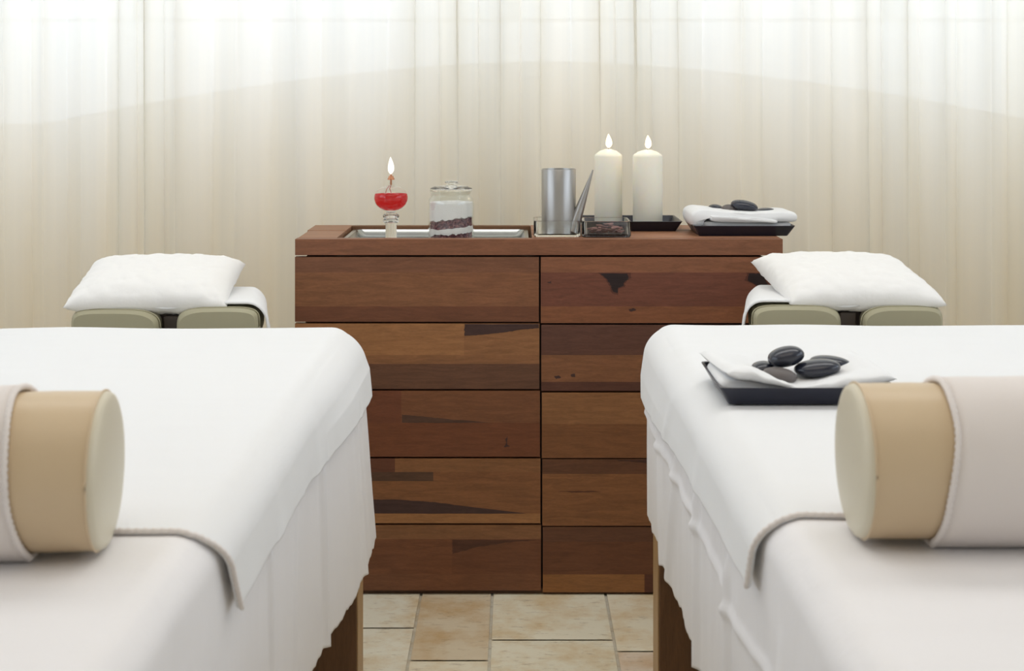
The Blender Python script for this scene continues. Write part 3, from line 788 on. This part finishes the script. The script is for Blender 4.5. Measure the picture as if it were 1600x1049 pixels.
def dress(sgn, xe, xo, yf, seed, labels, towel_near, sheet_creases, tow_creases, sheet_flare, tow_flare, hang_s, hang_t, slant=.8, bandc=0):
    def wr_s(y, z, dn, k):
        w_ = .0065*k*(N((y*5.5, 1, seed))*.9+N((y*13, z*2.0, seed+4))*.55+N((y*31, z*5, seed+8))*.22)
        for (yc, wd, am, sl) in sheet_creases:
            q = (y-yc-sl*(dn-.2))/wd
            w_ += am*k*math.exp(-q*q)*min(1, max(0, (dn-.08)/.06))
        w_ += bandc*math.exp(-((dn-.175-.02*N((y*3, 5, seed)))/.008)**2)
        return max(w_+sheet_flare(y, dn), -.003)
    def wr_t(y, z, dn, k): return .3*wr_s(y, z, dn, k)+.7*(sheet_flare(y, dn)+.003*k)+.002*N((y*8, dn*9, seed+30))*k
    mb, near, side = cloth('sheet', sgn, xe, xo, yf, NEAR-.03, hang_s, .40, .002, M_sheet, seed, .012, wrfn=wr_s, hemn=.022, nB=420)
    o = build('bed_sheet', mb, M_sheet, angle=180, solid=.0012, solid_off=1)
    tag(o, labels['sheet'], 'sheet')
    mb, near, side = cloth('towel', sgn, xe, xo, yf, towel_near, hang_t, .15, .008, M_terry, seed+20, .007, near_slant=slant, wrfn=wr_t, creases=tow_creases, hemn=.006)
    root = thing('bed_towel', labels['towel'], 'towel', ((xe+xo)/2, (towel_near+yf)/2, BH))
    build('towel_cloth', mb, M_terry, root, angle=180, solid=.004, solid_off=-1)
    pts = near
    # resample the near hem
    P = [Vector(p) for p in pts]; L_ = [0]
    for i in range(1, len(P)): L_.append(L_[-1]+(P[i]-P[i-1]).length)
    out = []; n = int(L_[-1]/.003); k = 0
    for i in range(n+1):
        s = L_[-1]*i/n
        while k < len(P)-2 and L_[k+1] < s: k += 1
        t = (s-L_[k])/max(1e-9, L_[k+1]-L_[k]); out.append(P[k].lerp(P[k+1], t)+Vector((sgn*.0015, 0, .0)))
    tot = len(out)
    build('hem', MB().tube(out, .004, 8, rf=lambda t, th: .0030+.0007*math.sin(2*PI*t*tot*.003/.009+th)), M_hem, root, angle=180, label='thick stitched hem')
    return root

# left bed
LXE, LXO, LYF = -.328, -1.13, 2.855
bed(+1, LXE, LXO, LYF, -.302, {'table': 'left padded massage table on wooden legs under white linen'})
def sf_l(y, dn):
    far = max(0, min(1, (y-2.1)/.5)); far = far*far*(3-2*far)
    return .002*min(1, dn/.1)+far*min(1,dn/.08)*(.016+.028*dn/.4)
def tf_l(y, dn): return .003*min(1, dn/.05)
dress(+1, LXE, LXO, LYF, 1.0, {'sheet': 'white bed sheet draped over the left massage table', 'towel': 'large white terry towel spread over the left massage table'},
      1.505, [(2.28, .007, .010, .02), (2.06, .012, .009, -.1), (1.85, .007, .008, .10), (1.40, .008, .008, .25), (2.62, .010, .007, 0)], [(2.2, .03, .004, 0), (1.9, .03, .003, .4)], sf_l, tf_l, (.43, .415), (.112, .135), .75)
# right bed
RXE, RXO, RYF = .287, 1.09, 2.895
bed(-1, RXE, RXO, RYF, .279, {'table': 'right padded massage table on wooden legs under white linen'})
def sf_r(y, dn): return (.004+.009*max(0, min(1, (y-2.3)/.3)))*min(1, dn/.1)
def tf_r(y, dn): return .003*min(1, dn/.05)
dress(-1, RXE, RXO, RYF, 7.0, {'sheet': 'white bed sheet draped over the right massage table', 'towel': 'large white terry towel spread over the right massage table'},
      1.565, [(2.12, .010, .012, .0), (1.80, .010, .012, .0), (2.40, .025, .009, .5), (1.45, .012, .009, -.2), (2.6, .02, .008, -.2)], [(2.5, .03, .005, .8), (2.1, .03, .004, .4)], sf_r, tf_r, (.40, .375), (.095, .145), .45, .006)

# ---------------------------------------------------------------- face cradles, their covers and pillows
def pillow(cx, cy, cz, w, d, t, tilt, yaw, skew, label, seed):
    n = 56
    def sh(u, v, s):
        a, b = 2*u-1, 2*v-1
        e = max(0, (1-abs(a)**5))*max(0, (1-abs(b)**3.6)); th = t/2*e**.46*(.9+.1*(1-a*a))
        pin = .04
        x = a*w/2*(1-pin*(1-b*b)*abs(a)**2); y = b*d/2*(1-pin*1.6*(1-a*a)*abs(b)**2)+0
        edge = 1-min(1, e*2.2)
        wr = .0035*N((a*6+seed, b*6, s))+.0035*edge*N((a*16, b*16+seed, s*2))+.0015*N((a*22, b*9, s+seed))
        z = s*th*(1.0 if s > 0 else .75)+wr*min(1, e*8)
        x += skew*b
        return x, y, z
    mb = MB()
    T = Matrix.Translation((cx, cy, cz)) @ Matrix.Rotation(yaw, 4, 'Z') @ Matrix.Rotation(tilt, 4, 'X')
    for s in (1, -1):
        vs = []; fs = []
        for i in range(n):
            for j in range(n):
                vs.append(T @ Vector(sh(i/(n-1), j/(n-1), s)))
        for i in range(n-1):
            for j in range(n-1):
                q = (i*n+j, (i+1)*n+j, (i+1)*n+j+1, i*n+j+1); fs.append(q if s > 0 else q[::-1])
        mb.add(vs, fs)
    return tag(build('pillow', mb, M_pillow, angle=180, weld=True), label, 'pillow')

def cradle(side, pads, yfar, label, cover_label, aisle):
    """pads: two (px0, px1, pytop) measured at Y=3.02"""
    Y = 3.0
    xs = [X(p, Y) for q in pads for p in q[:2]]
    cx = (min(xs)+max(xs))/2
    root = thing('face_cradle', label, 'headrest', (cx, 3.12, .60), 'padded face cradles')
    for (p0, p1, pt) in pads:
        x0, x1, zt = X(p0, Y), X(p1, Y), Z(pt, Y)
        inner_is_right = abs(x1-cx) < abs(x0-cx)
        mb = MB(); h = .085; n = 24
        def fn(u, v):
            # cross section: rounded slab in X-Z, swept along Y with bulged ends
            th = 2*PI*u; yb = 2*v-1
            e = max(0, 1-abs(yb)**5)**.45
            ct, stt = math.cos(th), math.sin(th)
            ex = .42
            gx = math.copysign(abs(ct)**ex, ct); gz = math.copysign(abs(stt)**ex, stt)
            xc = (x0+x1)/2; hx = (x1-x0)/2
            # the inner shoulder slopes down more
            x = xc+hx*gx*(.90+.10*e)-aisle*.03*v
            k = (gx if inner_is_right else -gx)
            z = zt-h/2+h/2*gz*(.80+.20*e)-(.010*max(0, k)**3 if gz > 0 else 0)
            yy = 3.005+(yb+1)/2*.25
            return (x, yy, z)
        loft(mb, [[fn(i/56, j/24) for i in range(56)] for j in range(25)])
        p_ = build('pad', mb, M_pad, root, angle=50)
        # piping seam on the front face
        pts = []
        for k in range(61):
            th = 2*PI*k/60; ct, stt = math.cos(th), math.sin(th); ex = .42
            gx = math.copysign(abs(ct)**ex, ct); gz = math.copysign(abs(stt)**ex, stt)
            kk = (gx if inner_is_right else -gx)
            pts.append(((x0+x1)/2+(x1-x0)/2*gx*.975, 3.024, zt-h/2+h/2*gz*.965-(.010*max(0, kk)**3 if gz > 0 else 0)))
        build('piping', MB().tube(pts, .0016, 6), M_pad, p_, angle=180)
    mb = MB(); g0, g1 = X(pads[0][1], Y)-.02, X(pads[1][0], Y)+.02
    mb.box(g0, g1, 3.06, 3.22, Z(pads[0][2], Y)-.055, Z(pads[0][2], Y)-.010)
    mb.box((g0+g1)/2-.018, (g0+g1)/2+.018, 2.80, 3.08, .60, .664 if False else .63)
    mb.box((g0+g1)/2-.018, (g0+g1)/2+.018, 3.045, 3.08, .60, Z(pads[0][2], Y)-.02)
    build('bracket', mb, M_dark, root, smooth=False, bevel=.003, label='dark plastic bracket between the pads')
    # cloth lying over the pads and down the aisle side
    zt = Z(min(p[2] for p in pads), Y)+.004
    xa = max(xs) if aisle > 0 else min(xs)
    x_in = (min(xs) if aisle > 0 else max(xs))
    def cf(u, v):
        y = 3.03+v*.24+.004*N((u*5, v*3, side))
        Lf = abs(xa-x_in)-.06
        total = Lf+.18; s = u*total
        if s < Lf: x = x_in+aisle*(.03+s); z = zt+.003
        else:
            d = s-Lf; r = .042
            if d < r*PI/2: x = x_in+aisle*(.03+Lf+r*math.sin(d/r)*1.02); z = zt+.003-r*(1-math.cos(d/r))
            else: x = x_in+aisle*(.03+Lf+r*1.02)+aisle*(d-r*PI/2)*.16; z = zt+.003-r-(d-r*PI/2)
            x += aisle*.003*N((v*7, s*20, side+3))
        q = max(0, min(1, (s-Lf+.09)/.13)); x -= aisle*.045*v*q*q*(3-2*q)
        if s < Lf:
            g = abs(x-cx); z -= .012*max(0, 1-(g/.05)**2)
        return (x, y, z)
    cv = build('cradle_towel', MB().grid(cf, 70, 24), M_terry, angle=180, solid=.005, solid_off=0)
    tag(cv, cover_label, 'towel')
    return root
cradle(1, ((106, 248, 485), (272, 404, 482)), 3.3, 'olive padded face cradle at the end of the left massage table', 'small white towel lying over the left face cradle under its pillow', 1)
cradle(2, ((1176, 1318, 479), (1348, 1478, 480)), 3.3, 'olive padded face cradle at the end of the right massage table', 'small white towel lying over the right face cradle under its pillow', -1)
pillow(X(246, 3.14), 3.145, .797, .350, .26, .096, .24, .03, .0, 'white pillow on the left face cradle', 2.0)
pillow(X(1321, 3.14), 3.145, .803, .336, .26, .094, .24, -.02, -.024, 'white pillow on the right face cradle, in front of the sideboard end', 9.0)

# ---------------------------------------------------------------- bolsters
def bolster(xend, xother, yc, R, zbase, yaw, labels, wrap_x, seed):
    """xend: X of the visible seam; the round end faces the aisle"""
    d = 1 if xend > xother else -1
    zc = zbase+R
    T = Matrix.Translation((xend, yc, zc)) @ Matrix.Rotation(yaw, 4, 'Z')
    L = abs(xend-xother)
    root = thing('bolster', labels[0], 'bolster', ((xend+xother)/2, yc, zbase), 'round cream bolsters')
    def circ(x, r, n=72):
        out = []
        for k in range(n):
            a = 2*PI*k/n; y, z = r*math.cos(a), r*math.sin(a)
            z = max(z, -R+.0005) if z < 0 else z
            if z < -R*.96: z = -R*.96-(abs(z)-R*.96)*.2
            out.append(tuple(T @ Vector((x, y, z-.0+0))))
        return out
    mb = MB(); loft(mb, [circ(-d*L*k/12, R+(.0006*math.sin(k*1.7) if 0 < k < 12 else 0)) for k in range(13)], False, False)
    body = build('bolster_body', mb, M_vinyl, root, angle=180)
    prof = [(0, R), (.003, R*.99), (.006, R*.97), (.008, R*.90), (.0095, R*.75), (.0105, R*.5), (.011, R*.2), (.011, .001)]
    for dd, x0 in ((d, 0), (-d, -d*L)):
        mb = MB(); loft(mb, [circ(x0+dd*q, r) for q, r in prof], False, True)
        build('end_cap', mb, M_vinyl_lit, root, angle=180)
        pts = [Vector(p) for p in circ(x0, R+.0006, 96)]; pts.append(pts[0])
        build('piping', MB().tube(pts, .0014, 6), M_vinyl, root, angle=180)
    # terry wrap: part of the circumference, hanging to the bed at the front, thrown over the top
    x0, x1 = wrap_x
    lo = Vector((0, 0, 0))
    def wf(u, v):
        x = x0+(x1-x0)*u
        a = -PI*.62+v*(PI*1.0+PI*.34)        # from bottom-front, over the top, to the back
        th = -PI/2-.15-(v)*(2*PI*.80)
        r = R+.005+.0012*N((x*20, th*2, seed))
        if v < .06: r += .002+(.06-v)*.12
        xx = x+(.004*N((th*1.2, 3, seed)) if u < .02 else 0)-d*.010*math.sin(th)*1.0*(1-u)
        y, z = r*math.cos(th), r*math.sin(th)
        z = max(z, -R+.001)
        return tuple(T @ Vector((xx-xend*0, y, z)))
    w = build('bolster_towel', MB().grid(wf, 40, 90), M_wrap, angle=180, solid=.004, solid_off=0)
    tag(w, labels[1], 'towel')
    pts = [Vector(wf(0, k/160)) for k in range(161)]
    build('hem', MB().tube(pts, .0032, 8, rf=lambda t, th: .0032+.0008*math.sin(t*2*PI*60+th)), M_hem, w, angle=180)
    return root
BZ = BH+.0085
bolster(-.425, -1.05, 1.455, .0800, BZ, math.radians(4), ('round cream bolster lying across the left massage table', 'ivory towel wrapped round the bolster on the left massage table'), (-.074, -.60), 3)
bolster(.365, 1.02, 1.495, .0800, BZ, 0, ('round cream bolster lying across the right massage table', 'ivory towel wrapped round the bolster on the right massage table'), (.077, .60), 5)

# ---------------------------------------------------------------- tray, towel and stones on the right bed
BT = BH+.0125
lacquer_tray(.306, .572, 2.095, 2.305, BT, 'black lacquer tray with towel and stones on the right massage table', h=.027, grp='small black trays')
ft = thing('folded_towel', 'white towel loosely folded on the black tray on the right massage table', 'towel', (.44, 2.2, BT+.01))
def U(px, Y=2.12): return X(px, Y)
def V_(py, Y=2.12): return Z(py, Y)
outline_slab('lower_fold', [(U(1125), V_(600)), (U(1140), V_(593)), (U(1200), V_(600)), (U(1240), V_(606)), (U(1320), V_(600)), (U(1380), V_(598))],
             [(U(1128), V_(612)), (U(1145), V_(624)), (U(1200), V_(630)), (U(1260), V_(630)), (U(1340), V_(628)), (U(1378), V_(612))], 2.122, 2.28, ft, M_terry, seed=3)
mb = MB()
def top_h(u):
    # front edge crest of the upper fold from left to right
    K = [(0, 574), (.06, 570), (.14, 570), (.25, 580), (.36, 594), (.43, 602), (.50, 600), (.60, 592), (.72, 585), (.85, 578), (.95, 576), (1, 580)]
    for (a, x), (b, y) in zip(K, K[1:]):
        if u <= b:
            t = (u-a)/(b-a); t = t*t*(3-2*t); return x*(1-t)+y*t
    return K[-1][1]
def bot_h(u):
    K = [(0, 590), (.08, 598), (.3, 606), (.45, 613), (.6, 612), (.8, 609), (1, 600)]
    for (a, x), (b, y) in zip(K, K[1:]):
        if u <= b:
            t = (u-a)/(b-a); t = t*t*(3-2*t); return x*(1-t)+y*t
    return K[-1][1]
def zlo(u, w): return V_(bot_h(u))*(1-w)+.7885*w
def zhi(u, w):
    f = V_(top_h(u)); bk = .797+.008*(abs(2*u-1)**2)
    hollow = .016*math.exp(-((u-.5)/.33)**2)*math.sin(PI*w)
    return max(f*(1-w)+bk*w-hollow+.002*N((u*9, w*5, 4)), zlo(u, w)+.004)
puffy(mb, U(1134), U(1398), 2.108, 2.322, zlo, zhi, nx=70, ny=24, seed=6, amp=.003, skew=-.014)
build('upper_fold', mb, M_terry, ft, angle=180)
G2 = 'massage stones on the bed tray towel'
stone(1192, 575, 2.215, 36, 20, .045, 'small dark blue-grey stone at the back left of those on the bed tray', G2, seed=11, roll=.1)
stone(1218, 587.5, 2.165, 54, 25, .042, 'grey-brown stone at the front of those on the bed tray', G2, M_stone_g, seed=12, roll=-.12)
stone(1298, 567.5, 2.232, 66, 22, .045, 'black stone at the back right of those on the bed tray', G2, seed=13, roll=-.1)
stone(1277, 575.5, 2.185, 72, 27, .05, 'long black oval stone leaning at the front right of those on the bed tray', G2, seed=14, roll=.10)
stone(1228, 557.5, 2.195, 57, 31, .046, 'shiny black oval stone on top of those on the bed tray', G2, seed=15, roll=.22)
